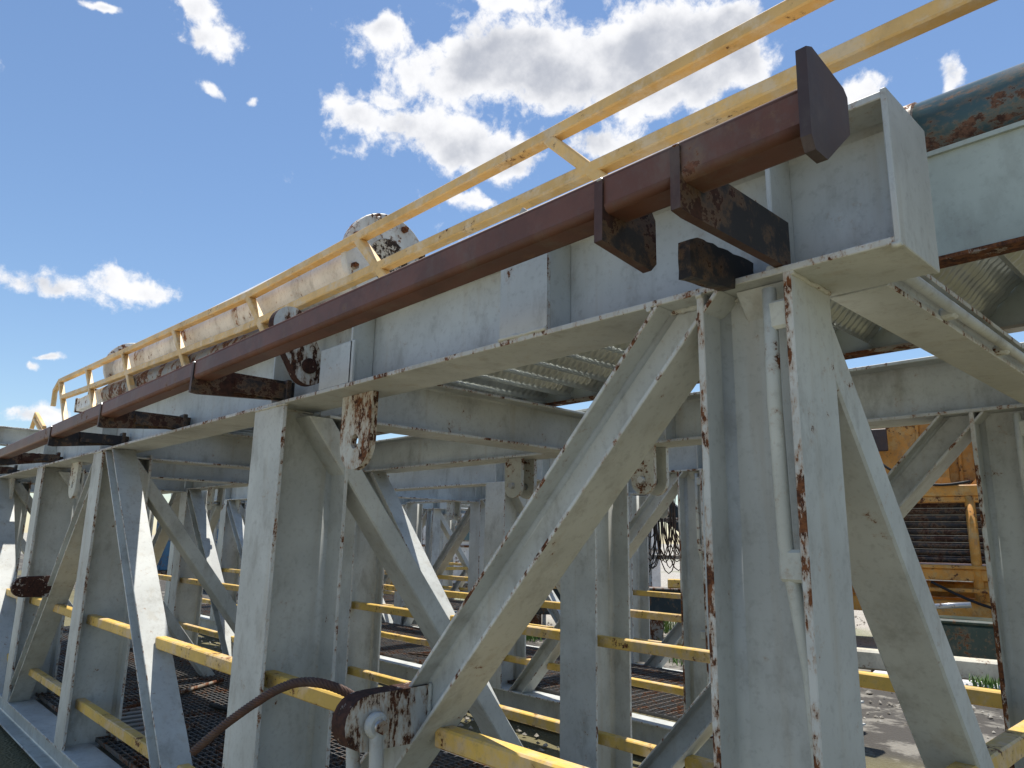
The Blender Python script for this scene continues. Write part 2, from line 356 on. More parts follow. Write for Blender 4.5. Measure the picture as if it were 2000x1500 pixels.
# ------------------------------------------------------------------ steel substructure (one welded box frame)
ZB, ZT, BT = 2.272, 2.602, .27
def frame_box(ox, oy, label, front_detail):
    T = thing('steel_substructure', (ox, oy, 0), label, 'steel frame', 'steel box frames')
    def P(mb, name, mats=(m_grey, m_edge), parent=None): return mb.obj(name, list(mats), parent or T)
    cols = [(-3.29, -2.995), (-6.05, -5.82), (-7.95, -7.72), (-10.3, -10.07), (-12.6, -12.37)]
    xe, xl = -.438, -13.2
    tj = math.tan(RAD(47))
    for ri, (y0, y2) in enumerate(((1.43, 1), (3.55, -1))):
        yo = y0 + oy; fx = lambda x: x + ox
        # longitudinal girders
        mb = MB(); zt = ZT if ri == 0 else 2.545
        hbeam(mb, V3((0, yo + .1125, (ZB + zt) / 2)), X, Yv, Z, .225, zt - ZB, .016, .012, xc(fx(xl)), xc(fx(xe - .012)), .014); P(mb, 'top_girder')
        mb = MB(); hbeam(mb, V3((0, yo + .10, (.06 + BT) / 2)), X, Yv, Z, .2, BT - .06, .014, .010, xc(fx(xl)), xc(fx(xe - .012))); P(mb, 'base_beam')
        mb = MB(); mb.box(fx(xe - .012), fx(xe), yo - .002, yo + .227, ZB - .002, zt + .004, 0, .002); P(mb, 'end_plate', (m_grey,))
        # corner column (web parallel to the long side)
        mb = MB(); hbeam(mb, V3((fx(-.776), yo + .0975, 0)), Z, Yv, X, .195, .232, .018, .013, zc(BT), zc(ZB), .02); P(mb, 'column', (m_grey, m_edge2))
        mb = MB(); mb.box(fx(-.90), fx(-.65), yo - .004, yo + .205, BT, BT + .012); P(mb, 'base_plate', (m_nose,))
        for a, b in cols:
            mb = MB(); hbeam(mb, V3((fx((a + b) / 2), yo + .173, 0)), Z, X, Yv, b - a, .346, .018, .013, zc(BT), zc(ZB), .022); P(mb, 'column')
        # diagonals in the plane of the row
        for x0, sgn in ((-.923, -1), (-5.687, 1), (-5.90, -1), (-10.1, 1), (-10.5, -1)):
            dr = V3((sgn, 0, -tj)).normalized(); nn = V3((-dr.z, 0, dr.x))
            mb = MB(); hbeam(mb, V3((fx(x0), yo + .078, ZB)), dr, Yv, nn, .152, .135, .011, .009, zc(ZB - .001), zc(BT + .001), .012); P(mb, 'diagonal_brace')
        # web stiffeners on both sides of the girder
        for xs in (-.70, -2.46, -3.14, -5.93, -7.83, -10.18):
            mb = MB(); mb.box(fx(xs) - .006, fx(xs) + .006, yo + .004, yo + .105, ZB + .017, zt - .017, 0, .002); P(mb, 'stiffener')
            mb = MB(); mb.box(fx(xs) - .006, fx(xs) + .006, yo + .120, yo + .221, ZB + .017, zt - .017, 0, .002); P(mb, 'stiffener')
        # yellow guard bars
        def bx(x0, sgn, z): return x0 + sgn * (ZB - z) / tj
        for z in (1.095, .54):
            cuts = [(-.892, bx(-.923, -1, z) + .10), (bx(-.923, -1, z) - .10, -3.135), (-3.15, bx(-5.687, 1, z) + .09), (bx(-5.687, 1, z) - .1, -5.93), (-5.945, -7.83), (-7.84, -10.18), (-10.19, -12.4)]
            for a, b in cuts:
                if a - b < .15: continue
                mb = MB(); yc_ = yo + .10
                mb.box(fx(b), fx(a), yc_ - .030, yc_ + .030, z - .031 + random.uniform(-.004, .004), z + .031, 0, .006)
                P(mb, 'guard_bar', (m_yel,))
        # lifting lugs under the girder
        for xs, zl in ((-2.56, 1.962), (-7.05, 1.97), (-9.9, 1.97)) if ri == 0 else ((-2.66, 1.98), (-3.80, 1.99), (-6.6, 1.98), (-9.4, 1.99)):
            w = .115 if ri == 0 else .085
            outl = [(-w, 0)] + [(w * math.cos(math.pi + math.pi * i / 10), zl + w - ZB + w * math.sin(math.pi + math.pi * i / 10)) for i in range(11)] + [(w, 0)]
            for dy in ((.12,) if ri == 0 else (.06, .19)):
                mb = MB(); mb.plate(outl, (0, zl + w * 1.0 - ZB, .030 if ri == 0 else .022), V3((fx(xs), yo + dy, ZB - .001)), X, Z, Yv, .028); P(mb, 'lifting_lug', (m_front, m_flake) if ri == 0 and xs > -4 else (m_lug, m_edge))
            if ri == 1:
                mb = MB(); mb.tube([(fx(xs), yo + .02, zl + w), (fx(xs), yo + .24, zl + w)], .021, 10); P(mb, 'lug_pin', (m_galv,))
    # transverse members
    for i, xcn in enumerate([-.613, -3.10, -5.93, -7.83, -10.18, -12.48]):
        mb = MB(); h0, h1 = (ZB, 2.385) if i == 0 else (2.235, 2.50)
        hbeam(mb, V3((xcn + ox, 0, (h0 + h1) / 2)), Yv, X, Z,   .133 if i == 0 else .2, h1 - h0, .014, .010, yc(1.665 + oy), yc(3.54 + oy)); P(mb, 'cross_beam')
        xb = -.742 if i == 0 else xcn + .025
        y1, z1 = (1.57, 2.20) if i == 0 else (1.665, 2.15)
        dr = V3((0, 1, -1.27)).normalized(); nn = V3((0, -dr.z, dr.y))
        mb = MB()
        w, h, t_ = .15, .095, .006      # rectangular hollow section
        pr = [(-w / 2 + t_, -h / 2), (w / 2 - t_, -h / 2), (w / 2, -h / 2 + t_), (w / 2, h / 2 - t_), (w / 2 - t_, h / 2), (-w / 2 + t_, h / 2), (-w / 2, h / 2 - t_), (-w / 2, -h / 2 + t_)]
        mb.sweep(pr, V3((xb + ox, y1 + oy + .02, z1)), dr, X, nn, zc(ZB - .002 if i == 0 else 2.233), zc(BT + .001)); P(mb, 'transverse_brace')
        mb = MB(); hbeam(mb, V3((xcn + ox, 0, .165)), Yv, X, Z, .15, .19, .012, .009, yc(1.64 + oy), yc(3.54 + oy)); P(mb, 'base_cross_beam')
        for z in (1.095, .54):
            if i: continue
            mb = MB(); mb.box(-.73 + ox, -.67 + ox, 1.62 + oy, 3.56 + oy, z - .031, z + .031, 0, .006); P(mb, 'guard_bar', (m_yel,))
    # grating floor panels
    xs = [-.70, -1.9, -3.02, -4.1, -5.2, -6.3, -7.4, -8.5, -9.6, -10.7, -11.8, -12.9]
    for a, b in zip(xs[:-1], xs[1:]):
        mb = MB(); y0, y1 = 1.66 + oy, 3.53 + oy; b += .02
        nb = int((y1 - y0) / .042)
        def bar(x0, x1, ya, yb, z0, z1): mb.add([(x0, ya, z0), (x1, ya, z0), (x1, yb, z0), (x0, yb, z0), (x0, ya, z1), (x1, ya, z1), (x1, yb, z1), (x0, yb, z1)], [[0, 1, 5, 4], [1, 2, 6, 5], [2, 3, 7, 6], [3, 0, 4, 7], [4, 5, 6, 7], [3, 2, 1, 0]])
        for i in range(nb + 1): y = y0 + (y1 - y0) * i / nb; bar(b + ox, a + ox, y - .003, y + .003, .272, .30)
        nc = int((a - b) / .09)
        for i in range(nc + 1): x = b + (a - b) * i / nc + ox; bar(x - .004, x + .004, y0, y1, .29, .3005)
        P(mb, 'floor_grating', (m_grate,))
    # conduit strapped to the corner columns
    for yo in (1.43 + oy, 3.55 + oy):
        mb = MB(); xa = -.722 + ox
        mb.tube([(xa, yo + .025, ZB - .02), (xa, yo + .02, 2.0), (xa + .004, yo + .022, 1.70), (xa + .012, yo + .03, 1.62), (xa + .034, yo + .035, 1.45), (xa + .040, yo + .035, 1.3), (xa + .040, yo + .035, BT + .02)], .0155, 12)
        c_ = P(mb, 'conduit', (m_lug,))
        for z in (2.19, 1.66, 1.0):
            mb = MB(); mb.box(xa - .010, xa + .046, yo + .010, yo + .026, z - .035, z + .03, 0, .008); P(mb, 'clip', (m_lug,), c_)
    mb = MB(); mb.tube([(-.520 + ox, 1.67 + oy, ZB + .028), (-.520 + ox, 3.5 + oy, ZB + .028)], .0145, 12); c_ = P(mb, 'conduit', (m_grey,))
    for y in (2.05, 2.55, 3.05):
        mb = MB(); mb.box(-.553 + ox, -.515 + ox, y - .02 + oy, y + .02 + oy, ZB + .006, ZB + .034, 0, .006); P(mb, 'clip', (m_lug,), c_)
    if front_detail:
        rb = random.Random(2)
        def weld(pts, r=.0065):
            q = []
            for a_, b_ in zip(pts[:-1], pts[1:]):
                a_, b_ = V3(a_), V3(b_); n_ = max(2, int((b_ - a_).length / .012))
                q += [a_.lerp(b_, i / n_) + V3((rb.uniform(-.0012, .0012), rb.uniform(-.0012, .0012), rb.uniform(-.002, .002))) for i in range(n_)]
            q.append(V3(pts[-1])); m_ = MB(); m_.tube(q, [r * rb.uniform(.75, 1.2) for _ in q], 6); P(m_, 'weld_bead', (m_lug,))
        zt_ = ZB - .003
        weld([(-.892, 1.43, zt_), (-.874, 1.43, zt_)]); weld([(-.892, 1.435, zt_), (-.892, 1.62, zt_)]); weld([(-.86, 1.518, zt_), (-.69, 1.518, zt_)], .008); weld([(-.66, 1.43, zt_), (-.66, 1.625, zt_)])
        for a, b in cols[:3]:
            weld([(a, 1.43, zt_), (b, 1.43, zt_), (b, 1.45, zt_)]); weld([((a + b) / 2 + .007, 1.45, zt_), ((a + b) / 2 + .007, 1.65, zt_)], .008)
        weld([(-1.03, 1.43, zt_), (-1.03, 1.58, zt_)]); weld([(-1.02, 1.50, zt_), (-.90, 1.50, zt_)], .008)
        weld([(-1.583, 1.431, ZB + .02), (-1.383, 1.431, ZB + .02)]); weld([(-.71, 1.434, ZB + .02), (-.71, 1.53, ZB + .02)])
        weld([(-.438, 1.43, ZB - .002), (-.455, 1.43, ZB - .002)]); weld([(-2.02, 1.50, 1.25), (-2.02, 1.50, 1.08)], .008); weld([(-1.945, 1.497, 1.25), (-1.945, 1.497, 1.08)], .008)
        # boxed lug on the girder face, top cut to a point
        mb = MB(); mb.plate([(-1.583, ZB + .017), (-1.383, ZB + .017), (-1.383, 2.61), (-1.49, 2.70), (-1.583, 2.60)], None, V3((0, 1.438, 0)), X, Z, Yv, .014); P(mb, 'doubler_plate', (m_grey, m_edge))
        mb = MB(); mb.box(-1.397, -1.384, 1.446, 1.535, ZB + .017, ZT - .017, 0, .002); P(mb, 'stiffener')
        mb = MB(); mb.box(-2.70, -2.44, 1.434, 1.446, ZB + .017, 2.46, 0, .002); P(mb, 'doubler_plate', (m_grey, m_edge))
        # pear-shaped link plate standing out from the girder
        def pear(c0, r0, c1, r1):
            a = V3(c0); b = V3(c1); d = b - a; th = math.atan2(d.y, d.x); q = math.acos(max(-1, min(1, (r0 - r1) / d.length)))
            return [(a.x + r0 * math.cos(th + q + (2 * math.pi - 2 * q) * i / 16), a.y + r0 * math.sin(th + q + (2 * math.pi - 2 * q) * i / 16)) for i in range(17)] + \
                   [(b.x + r1 * math.cos(th - q + 2 * q * i / 14), b.y + r1 * math.sin(th - q + 2 * q * i / 14)) for i in range(15)]
        mb = MB(); mb.plate(pear((1.36, 2.585, 0), .082, (1.46, 2.415, 0), .078), None, V3((-2.865, 0, 0)), Yv, Z, X, .05); lp = P(mb, 'link_plate', (m_flake, m_nose))
        mb = MB(); mb.lathe([(0, .012), (.03, .012), (.034, .008), (.034, -.004)], V3((-2.838, 1.455, 2.42)), X, 20); P(mb, 'pin_boss', (m_nose,), lp)
        mb = MB(); mb.lathe([(0, .010), (.012, .010), (.014, 0)], V3((-2.838, 1.345, 2.585)), X, 12); P(mb, 'grease_fitting', (m_yel,), lp)
        # pad eyes on the diagonals, noses towards the viewer
        for xp, zp, w in ((-1.985, 1.17, .075), (-6.95, 1.27, .07)):
            outl = [(1.50, zp + .075), (1.30, zp + .072)] + [(1.275 + .078 * math.cos(math.pi / 2 + math.pi * i / 10), zp - .008 + .078 * math.sin(math.pi / 2 + math.pi * i / 10)) for i in range(11)] + [(1.30, zp - .085), (1.50, zp - .09)]
            mb = MB(); mb.plate(outl, None, V3((xp, 0, 0)), Yv, Z, X, w); P(mb, 'pad_eye', (m_flake if xp > -3 else m_nose, m_nose))
    return T
BOX1 = frame_box(0, 0, 'pale grey steel box frame with rust-chipped edges filling the foreground', True)
BOX2 = frame_box(-2.55, 3.70, 'second pale grey steel box frame standing behind the foreground frame', False)

BOX3 = copy_tree(BOX2); BOX3.location = (-11.2, 7.6, 0)
tag(BOX3, 'third pale grey steel box frame farthest back at the left', 'steel frame', 'steel box frames')
# ------------------------------------------------------------------ red-brown pipe rail on brackets
PR = thing('tube_rail', (-4, 1.1, 2.3), 'red-brown square steel tube rail with chamfered end plate on dark brackets along the girder', 'tube rail')
def pz(x): return 2.390 + (x + .45) * .0075
mb = MB(); prof = []
for cx_, cy_, a0 in ((1, 1, 0), (-1, 1, 90), (-1, -1, 180), (1, -1, 270)):
    for i in range(7): a = RAD(a0 + 15 * i); prof.append((cx_ * .027 + .015 * math.cos(a), cy_ * .027 + .015 * math.sin(a)))
mb.sweep(prof, V3((-.45, 1.092, pz(-.45))), V3((1, 0, .0075)).normalized(), Yv, Z, xc(-11.5), xc(-.445), None, [i % 7 < 6 for i in range(28)]); mb.obj('tube', m_red, PR)
mb = MB(); mb.plate([(1.030, 2.325), (1.042, 2.303), (1.085, 2.302), (1.188, 2.390), (1.190, 2.462), (1.176, 2.474), (1.056, 2.492), (1.034, 2.482)], None, V3((-.436, 0, 0)), Yv, Z, X, .018); mb.obj('end_plate', [m_plate, m_plate], PR)
def jag(pts, amp, rnd):
    o = []
    for i in range(len(pts)):
        a, b = pts[i], pts[(i + 1) % len(pts)]; n = max(1, int(math.hypot(b[0] - a[0], b[1] - a[1]) / .02))
        for j in range(n): o.append((a[0] + (b[0] - a[0]) * j / n + (rnd.uniform(-amp, amp) if j else 0), a[1] + (b[1] - a[1]) * j / n + (rnd.uniform(-amp, amp) if j else 0)))
    return o
rnd = random.Random(3)
for xb, ye, dz in ((-.686, 1.47, 0), (-.868, 1.225, -.005), (-3.06, 1.50, 0), (-4.42, 1.53, 0), (-5.6, 1.53, 0), (-7.5, 1.53, 0), (-9.4, 1.53, 0)):
    z = pz(xb); mb = MB()
    lo = max(ZB + .018, z - .105) if ye > 1.4 else z - .10
    out_ = [(1.0455, z + .026), (1.0430, z - .098), (1.075, z - .102), (1.40, lo if ye > 1.4 else z - .102), (ye, lo), (ye, z + .012), (1.17, z + .012)] if ye > 1.4 else \
           [(1.0455, z + .026), (1.0430, z - .105), (1.205, z - .125), (ye, z - .105), (ye, z - .005), (1.205, z + .020), (1.16, z + .012)]
    arc = [(1.1345, z + .012), (1.1345, z - .030), (1.122, z - .0425), (1.062, z - .0425), (1.0495, z - .030), (1.0495, z + .026)]
    mb.plate(out_ + arc, None, V3((xb, 0, 0)), Yv, Z, X, .021)
    b = mb.obj('bracket', [m_brk, m_cut], PR)
    mb = MB(); mb.box(xb - .006, xb + .010, 1.044, 1.052, z + .026, z + .032, 0, .003); mb.obj('weld_tack', m_galv, b)
    if xb < -2:
        mb = MB(); mb.plate(jag([(1.22, lo + .004), (ye - .03, lo + .008), (ye - .03, lo + .072), (1.22, lo + .066)], .004, rnd), None, V3((xb + .028, 0, 0)), Yv, Z, X, .02); mb.obj('splice_plate', [m_brk, m_brk], b)
        mb = MB(); mb.box(xb - .03, xb + .045, ye - .055, ye - .03, lo, lo + .095, 0, .004); mb.obj('web_cleat', m_brk, b)
mb = MB(); mb.plate(jag([(1.245, 2.242), (1.34, 2.250), (1.425, 2.262), (1.428, ZB + .018), (1.515, ZB + .018), (1.515, 2.348), (1.40, 2.346), (1.275, 2.338), (1.248, 2.326)], .0025, rnd), None, V3((-.802, 0, 0)), Yv, Z, X, .03)
mb.obj('torn_bracket_stub', [m_brk, m_brk], PR)

# ------------------------------------------------------------------ stairway laid flat on the cross beams, with handrail
ST = thing('stairway', (-4.5, 2.7, 2.5), 'pale green steel stairway laid flat on top of the frame with yellow handrail', 'stairway')
def sz(x): return 0 if x > -5.3 else .037 * (-5.3 - x) if x > -6.5 else .0444 + .036 * (-6.5 - x)
XS = [2.2, -1, -3, -4.5, -5.3, -6.0, -7, -8.5, -10, -11.6]
for y0, sg in ((2.20, 1), (3.25, -1)):
    for nm, (ya, yb, za, zb_), mt in (('stringer', (0, .012, 2.505, 2.815), (m_string,)), ('stringer_flange', (-.012, .07, 2.812, 2.826), (m_string,)), ('stringer_flange', (-.004, .07, 2.494, 2.506), (m_srust,))):
        mb = MB(); prof = [(ya * sg, za), (yb * sg, za), (yb * sg, zb_), (ya * sg, zb_)]
        vs = [(x, y0 + u, v + sz(x) + (.022 if sg < 0 else 0)) for x in XS for u, v in prof]
        fs = [[i * 4 + j, i * 4 + (j + 1) % 4, i * 4 + 4 + (j + 1) % 4, i * 4 + 4 + j] for i in range(len(XS) - 1) for j in range(4)] + [[3, 2, 1, 0], [len(vs) - 4 + j for j in range(4)]]
        mb.add(vs, fs); mb.obj(nm, list(mt), ST)
# one tread, shared by all copies: ribbed grip plate with folded lips, tilted 45 degrees
mb = MB(); ny = 92; W2 = .115
prof = []
rows = []
for a, h in ((-W2, -.045), (-W2, 0), (W2, 0), (W2, -.045)): rows.append((a, h))
nrow = 13
def rib(a, y): return .010 * math.sin(y * 6.28318 / .046) * (1 if abs(a) < W2 * .86 else 0) * (0.55 + .45 * math.cos(a * 6.28318 / .077))
vs = []; grid = [(-W2, -.045)] + [(-W2 + 2 * W2 * i / nrow, 0) for i in range(nrow + 1)] + [(W2, -.045)]
for j in range(ny + 1):
    y = 1.02 * j / ny - .51
    for a, h in grid:
        hh = h + (rib(a, y) if h == 0 else 0); vs.append(((a - hh) * .7071, y, (a + hh) * .7071))
m_ = len(grid)
mb.add(vs, [[j * m_ + i, j * m_ + i + 1, (j + 1) * m_ + i + 1, (j + 1) * m_ + i] for j in range(ny) for i in range(m_ - 1)], 0, True)
tr0 = None
for i in range(62):
    x = 2.0 - .22 * i
    if x < -11.4: break
    if tr0 is None: tr0 = mb.obj('tread', m_tread, ST); tr0.data.transform(Matrix.Translation(ST.location)); o = tr0
    else: o = tr0.copy(); COL.objects.link(o); o.parent = ST
    o.location = V3((x, 2.725, 2.655 + sz(x))) - ST.location
# handrail (posts lean 45 degrees because the stairs lie flat)
def sqtube(mb, pts, w, h, k=0):
    vs = []
    for i, p in enumerate(pts):
        p = V3(p); d = (V3(pts[min(i + 1, len(pts) - 1)]) - V3(pts[max(i - 1, 0)])).normalized(); n_ = V3((-d.z, 0, d.x)); c_ = .006
        for u, v in ((-w + c_, -h), (w - c_, -h), (w, -h + c_), (w, h - c_), (w - c_, h), (-w + c_, h), (-w, h - c_), (-w, -h + c_)): vs.append(p + Yv * u + n_ * v)
    fs = [[i * 8 + j, i * 8 + (j + 1) % 8, i * 8 + 8 + (j + 1) % 8, i * 8 + 8 + j] for i in range(len(pts) - 1) for j in range(8)] + [list(range(8))[::-1], [len(vs) - 8 + j for j in range(8)]]
    mb.add(vs, fs)
YH = 2.19
HX = [2.4, -1, -2.1, -3.7, -5.3, -6.2, -7, -8.6, -10.1, -11.55]
mb = MB(); sqtube(mb, [(x, YH, 3.52 + sz(x)) for x in HX], .031, .029); mb.obj('top_rail', m_rail, ST)
mb = MB(); sqtube(mb, [(x + .26 if x < -11 else x, YH, 3.255 + sz(x)) for x in HX], .031, .029); mb.obj('mid_rail', m_rail, ST)
for x in (-.48, -2.12, -3.76, -5.35, -7.0, -8.6, -10.1, -11.53):
    t_ = sz(x); mb = MB(); sqtube(mb, [(x + .72, YH, 2.80 + t_), (x + .02, YH, 3.50 + t_)], .0305, .027); mb.obj('post', m_rail, ST)
mb = MB(); sqtube(mb, [(-11.55, YH, 3.515 + sz(-11.55)), (-11.80, YH, 3.42 + sz(-11.5)), (-11.78, YH, 3.2 + sz(-11.5))], .03, .03); mb.obj('end_loop', m_rail, ST)

# ------------------------------------------------------------------ pipes stored on the stairway
dz_w = .03
for i, (xd, zt) in enumerate(((-4.9, 3.03), (-8.7, 3.15))):
    D_ = thing('dunnage_beam', (xd, 2.72, 2.83 + sz(xd)), ('grey steel dunnage beam under the right end of the white pipe', 'grey steel dunnage beam under the left end of the white pipe')[i], 'beam', 'dunnage beams')
    mb = MB(); hbeam(mb, V3((xd, 0, (2.83 + sz(xd) + zt) / 2)), Yv, X, Z, .15, zt - 2.83 - sz(xd), .012, .01, yc(2.20), yc(3.24)); mb.obj('beam', [m_grey, m_edge], D_)
    for yy in (2.24, 3.2):
        mb = MB(); mb.box(xd - .06, xd + .06, yy - .006, yy + .006, 2.845 + sz(xd), zt - .015, 0, .002); mb.obj('stiffener', m_edge, D_)
def bez(p0, p1, n): return [V3(p0).lerp(V3(p1), i / n) for i in range(n + 1)]
for j, (yy, lab) in enumerate(((2.36, 'weathered grey pipe lying under the white flanged pipe on the handrail side'), (2.74, 'weathered grey pipe lying under the white flanged pipe on the far side'))):
    o = thing('storage_pipe', (-6.9, yy, 3.2), lab, 'pipe', 'grey pipes under the white pipe')
    mb = MB(); a, b = V3((-4.3 - .3 * j, yy, 3.03 + .13 - .02)), V3((-9.5, yy, 3.15 + .13 + .03)); mb.tube(bez(a, b, 6), .128, 28); mb.obj('tube', m_gpipe, o)
    mb = MB(); mb.lathe([(.13, 0), (.138, .004), (.138, .05), (.13, .055)], a + V3((-.06, 0, 0)), (a - b), 28); mb.obj('collar', m_srust, o)
A_, B_ = V3((-3.93, 2.53, 3.515)), V3((-9.45, 2.53, 3.63))
WP = thing('flanged_pipe', tuple((A_ + B_) / 2), 'large white painted pipe with round end flanges and rust bands above the handrail', 'pipe')
dr = (A_ - B_).normalized()
def along(t_): return B_ + (A_ - B_) * t_
mb = MB(); rp = .245
segs = [(0, .16, 0), (.16, .22, 1), (.22, .42, 0), (.42, .455, 1), (.455, .64, 0), (.64, .66, 1), (.66, 1, 0)]
for a, b, k_ in segs: mb.tube([along(a), along((a + b) / 2), along(b)], rp, 36, k_, False)
mb.obj('pipe', [m_white, m_band], WP)
for P0, sg in ((A_, 1), (B_, -1)):
    mb = MB(); d = dr * sg
    mb.lathe([(rp, -.07), (.324, -.062), (.330, -.056), (.330, -.006), (.324, 0), (.12, .001), (.0, .001)], P0, d, 40)
    fl = mb.obj('flange', [m_fl], WP)
    mb = MB(); mb.lathe([(.155, .0015), (.150, .005), (.10, .006), (0, .006)], P0, d, 28); mb.obj('raised_face', m_hub, fl)
    ref = (Z - d * Z.dot(d)).normalized(); b2 = d.cross(ref)
    for i in range(8):
        a = 6.28318 * (i + .5) / 8; q = P0 + (ref * math.cos(a) + b2 * math.sin(a)) * .278
        mb = MB(); mb.lathe([(0, .03), (.020, .03), (.025, .024), (.025, 0)], q, d, 6); mb.lathe([(0, .045), (.012, .045), (.013, 0)], q, d, 8); mb.obj('bolt', m_srust if i % 3 else m_flake, fl)
# green pipe and brown pipe lying on the right part of the stairs
for nm, yy, zz, r_, xa, xb_, mt, lab in (('storage_pipe', 2.33, 2.942, .115, 2.3, -.66, m_green, 'peeling dark green pipe lying on the stair stringer at the right'),
                                          ('storage_pipe', 2.60, 3.085, .085, 2.3, -.72, m_red, 'brown steel pipe lying just behind the peeling green pipe')):
    o = thing(nm, (.8, yy, zz - r_), lab, 'pipe'); mb = MB(); mb.tube(bez((xa, yy, zz), (xb_, yy, zz), 4), r_, 30); mb.obj('tube', mt, o)
    mb = MB(); mb.lathe([(r_ * .8, .003), (r_, .003), (r_ + .006, 0), (r_ + .006, -.04), (r_, -.045)], V3((xb_, yy, zz)), V3((-1, 0, 0)), 28); mb.obj('end_ring', m_srust, o)
for i, xx in enumerate((-.45, 1.6)):
    mb = MB(); mb.box(xx - .04, xx + .04, 2.47, 3.24, 2.855, 2.998, 0, .004); o = mb.obj('timber_chock', m_cable, None, loc=None)
    tag(o, ('short timber chock under the near end of the brown pipe', 'timber chock under the far right end of the brown pipe')[i], 'timber', 'timber chocks')

# ------------------------------------------------------------------ shackle and wire rope on the pad eye
SH = thing('shackle', (-1.985, 1.285, 1.0), 'pale grey bow shackle hanging from the rusty pad eye', 'shackle')
zc0, yc0 = 1.160, 1.288
mb = MB(); pts = []; rads = []
for s_ in range(25):
    t_ = s_ / 24; a = math.pi * t_
    w = .062 + .045 * math.sin(a) ** 2
    pts.append((-1.985 + w * math.cos(a), yc0 + .012 * math.sin(a), zc0 - .20 * math.sin(a) ** .8 - (.0 if 0 < t_ < 1 else -.012))); rads.append(.020 + .003 * math.sin(a))
mb.tube(pts, rads, 14); mb.obj('bow', m_flake if False else painted('shackle_paint', (.50, .52, .51), rust=.2, rsc=18, dirt=.3), SH)
for sx in (1, -1):
    mb = MB(); mb.lathe([(0, .016), (.028, .016), (.036, .010), (.038, 0), (.036, -.010), (0, -.016)], V3((-1.985 + sx * .062, yc0, zc0)), X, 22); e = mb.obj('eye', m_edge, SH)
mb = MB(); mb.tube([(-2.075, yc0, zc0), (-1.892, yc0, zc0)], .0165, 14); mb.obj('pin', m_galv, SH)
mb = MB(); mb.lathe([(.0, .0), (.02, .0), (.02, -.008), (0, -.008)], V3((-1.888, yc0, zc0)), X, 6); mb.obj('pin_head', m_srust, SH)
CH = thing('chain_link', (-1.985, 1.30, .80), 'dark rusty chain link hanging in the bow of the shackle', 'chain')
mb = MB(); mb.tube([(-1.985 + .0, 1.30 + .05 * math.sin(6.28318 * i / 24), .925 + .085 * math.cos(6.28318 * i / 24)) for i in range(25)], .019, 12, 0, False); mb.obj('link', m_nose, CH)
# six-strand wire rope
def strand_rope(name, ctrl, r, label):
    P_ = [V3(p) for p in ctrl]; path = []
    for i in range(len(P_) - 1):
        p0, p1, p2, p3 = P_[max(i - 1, 0)], P_[i], P_[i + 1], P_[min(i + 2, len(P_) - 1)]
        for j in range(14):
            t_ = j / 14; path.append(.5 * ((2 * p1) + (p2 - p0) * t_ + (2 * p0 - 5 * p1 + 4 * p2 - p3) * t_ ** 2 + (3 * p1 - p0 - 3 * p2 + p3) * t_ ** 3))
    path.append(P_[-1]); mb = MB(); ref = Z; frames = []; Ls = 0
    for i, p in enumerate(path):
        d = (path[min(i + 1, len(path) - 1)] - path[max(i - 1, 0)]).normalized(); a = (ref - d * ref.dot(d)).normalized(); ref = a
        if i: Ls += (p - path[i - 1]).length
        frames.append((p, a, d.cross(a), Ls))
    T_ = thing(name, tuple(path[0]), label, 'wire rope')
    fr2 = []
    for i in range(len(frames) - 1):
        for j in range(3):
            t_ = j / 3; A, B = frames[i], frames[i + 1]; fr2.append((A[0].lerp(B[0], t_), A[1].lerp(B[1], t_), A[2].lerp(B[2], t_), A[3] + (B[3] - A[3]) * t_))
    for s_ in range(6):
        mb = MB(); mb.tube([p + (a * math.cos(6.28318 * s_ / 6 + l * 6.28318 / .085) + b * math.sin(6.28318 * s_ / 6 + l * 6.28318 / .085)) * r * .66 for p, a, b, l in fr2], r * .40, 6); mb.obj('strand', m_rope, T_)
    return T_
strand_rope('wire_rope', [(-2.829, 1.12, .932), (-2.696, 1.17, 1.04), (-2.575, 1.22, 1.126), (-2.491, 1.26, 1.179), (-2.407, 1.30, 1.208), (-2.339, 1.36, 1.202), (-2.29, 1.44, 1.159), (-2.26, 1.50, 1.08)], 0.0155, 'rusty stranded wire rope curving from the pad eye in front of the column')

# ------------------------------------------------------------------ things on the frames and beyond the left end
def frame_at(o, ang): return (V3(o), V3((math.cos(ang), math.sin(ang), 0)), V3((-math.sin(ang), math.cos(ang), 0)), Z)
FB = thing('storage_beam', (-9.6, 1.2, 2.6), 'pale grey steel beam lying crosswise over the far left end of the frame', 'beam')
mb = MB(); hbeam(mb, V3((-9.6, 0, 2.708)), Yv, X, Z, .16, .20, .012, .009, yc(.55), yc(2.05)); mb.obj('beam', [m_grey, m_edge], FB)
mb = MB(); mb.box(-9.68, -9.52, .54, .552, 2.60, 2.82, 0, .003); mb.obj('end_plate', m_edge, FB)
BS = thing('box_section', (-9.8, 2.35, 3.2), 'short white steel box section with rusty end lying left of the white pipe', 'steel section')
mb = MB(); mb.box(-10.75, -8.75, 2.26, 2.36, 3.24, 3.40, 0, .008); mb.obj('tube', m_white, BS)
mb = MB(); mb.box(-10.79, -10.75, 2.245, 2.375, 3.225, 3.415, 0, .006); mb.obj('end_cap', m_flake, BS)
mb = MB(); mb.box(-10.3, -10.0, 2.27, 2.35, 3.40, 3.44, 0, .006); mb.obj('bracket', m_nose, BS)
TF = thing('tan_frame', (-12.3, 2.1, 2.9), 'small faded tan angle frame standing at the far left end of the stairs', 'frame')
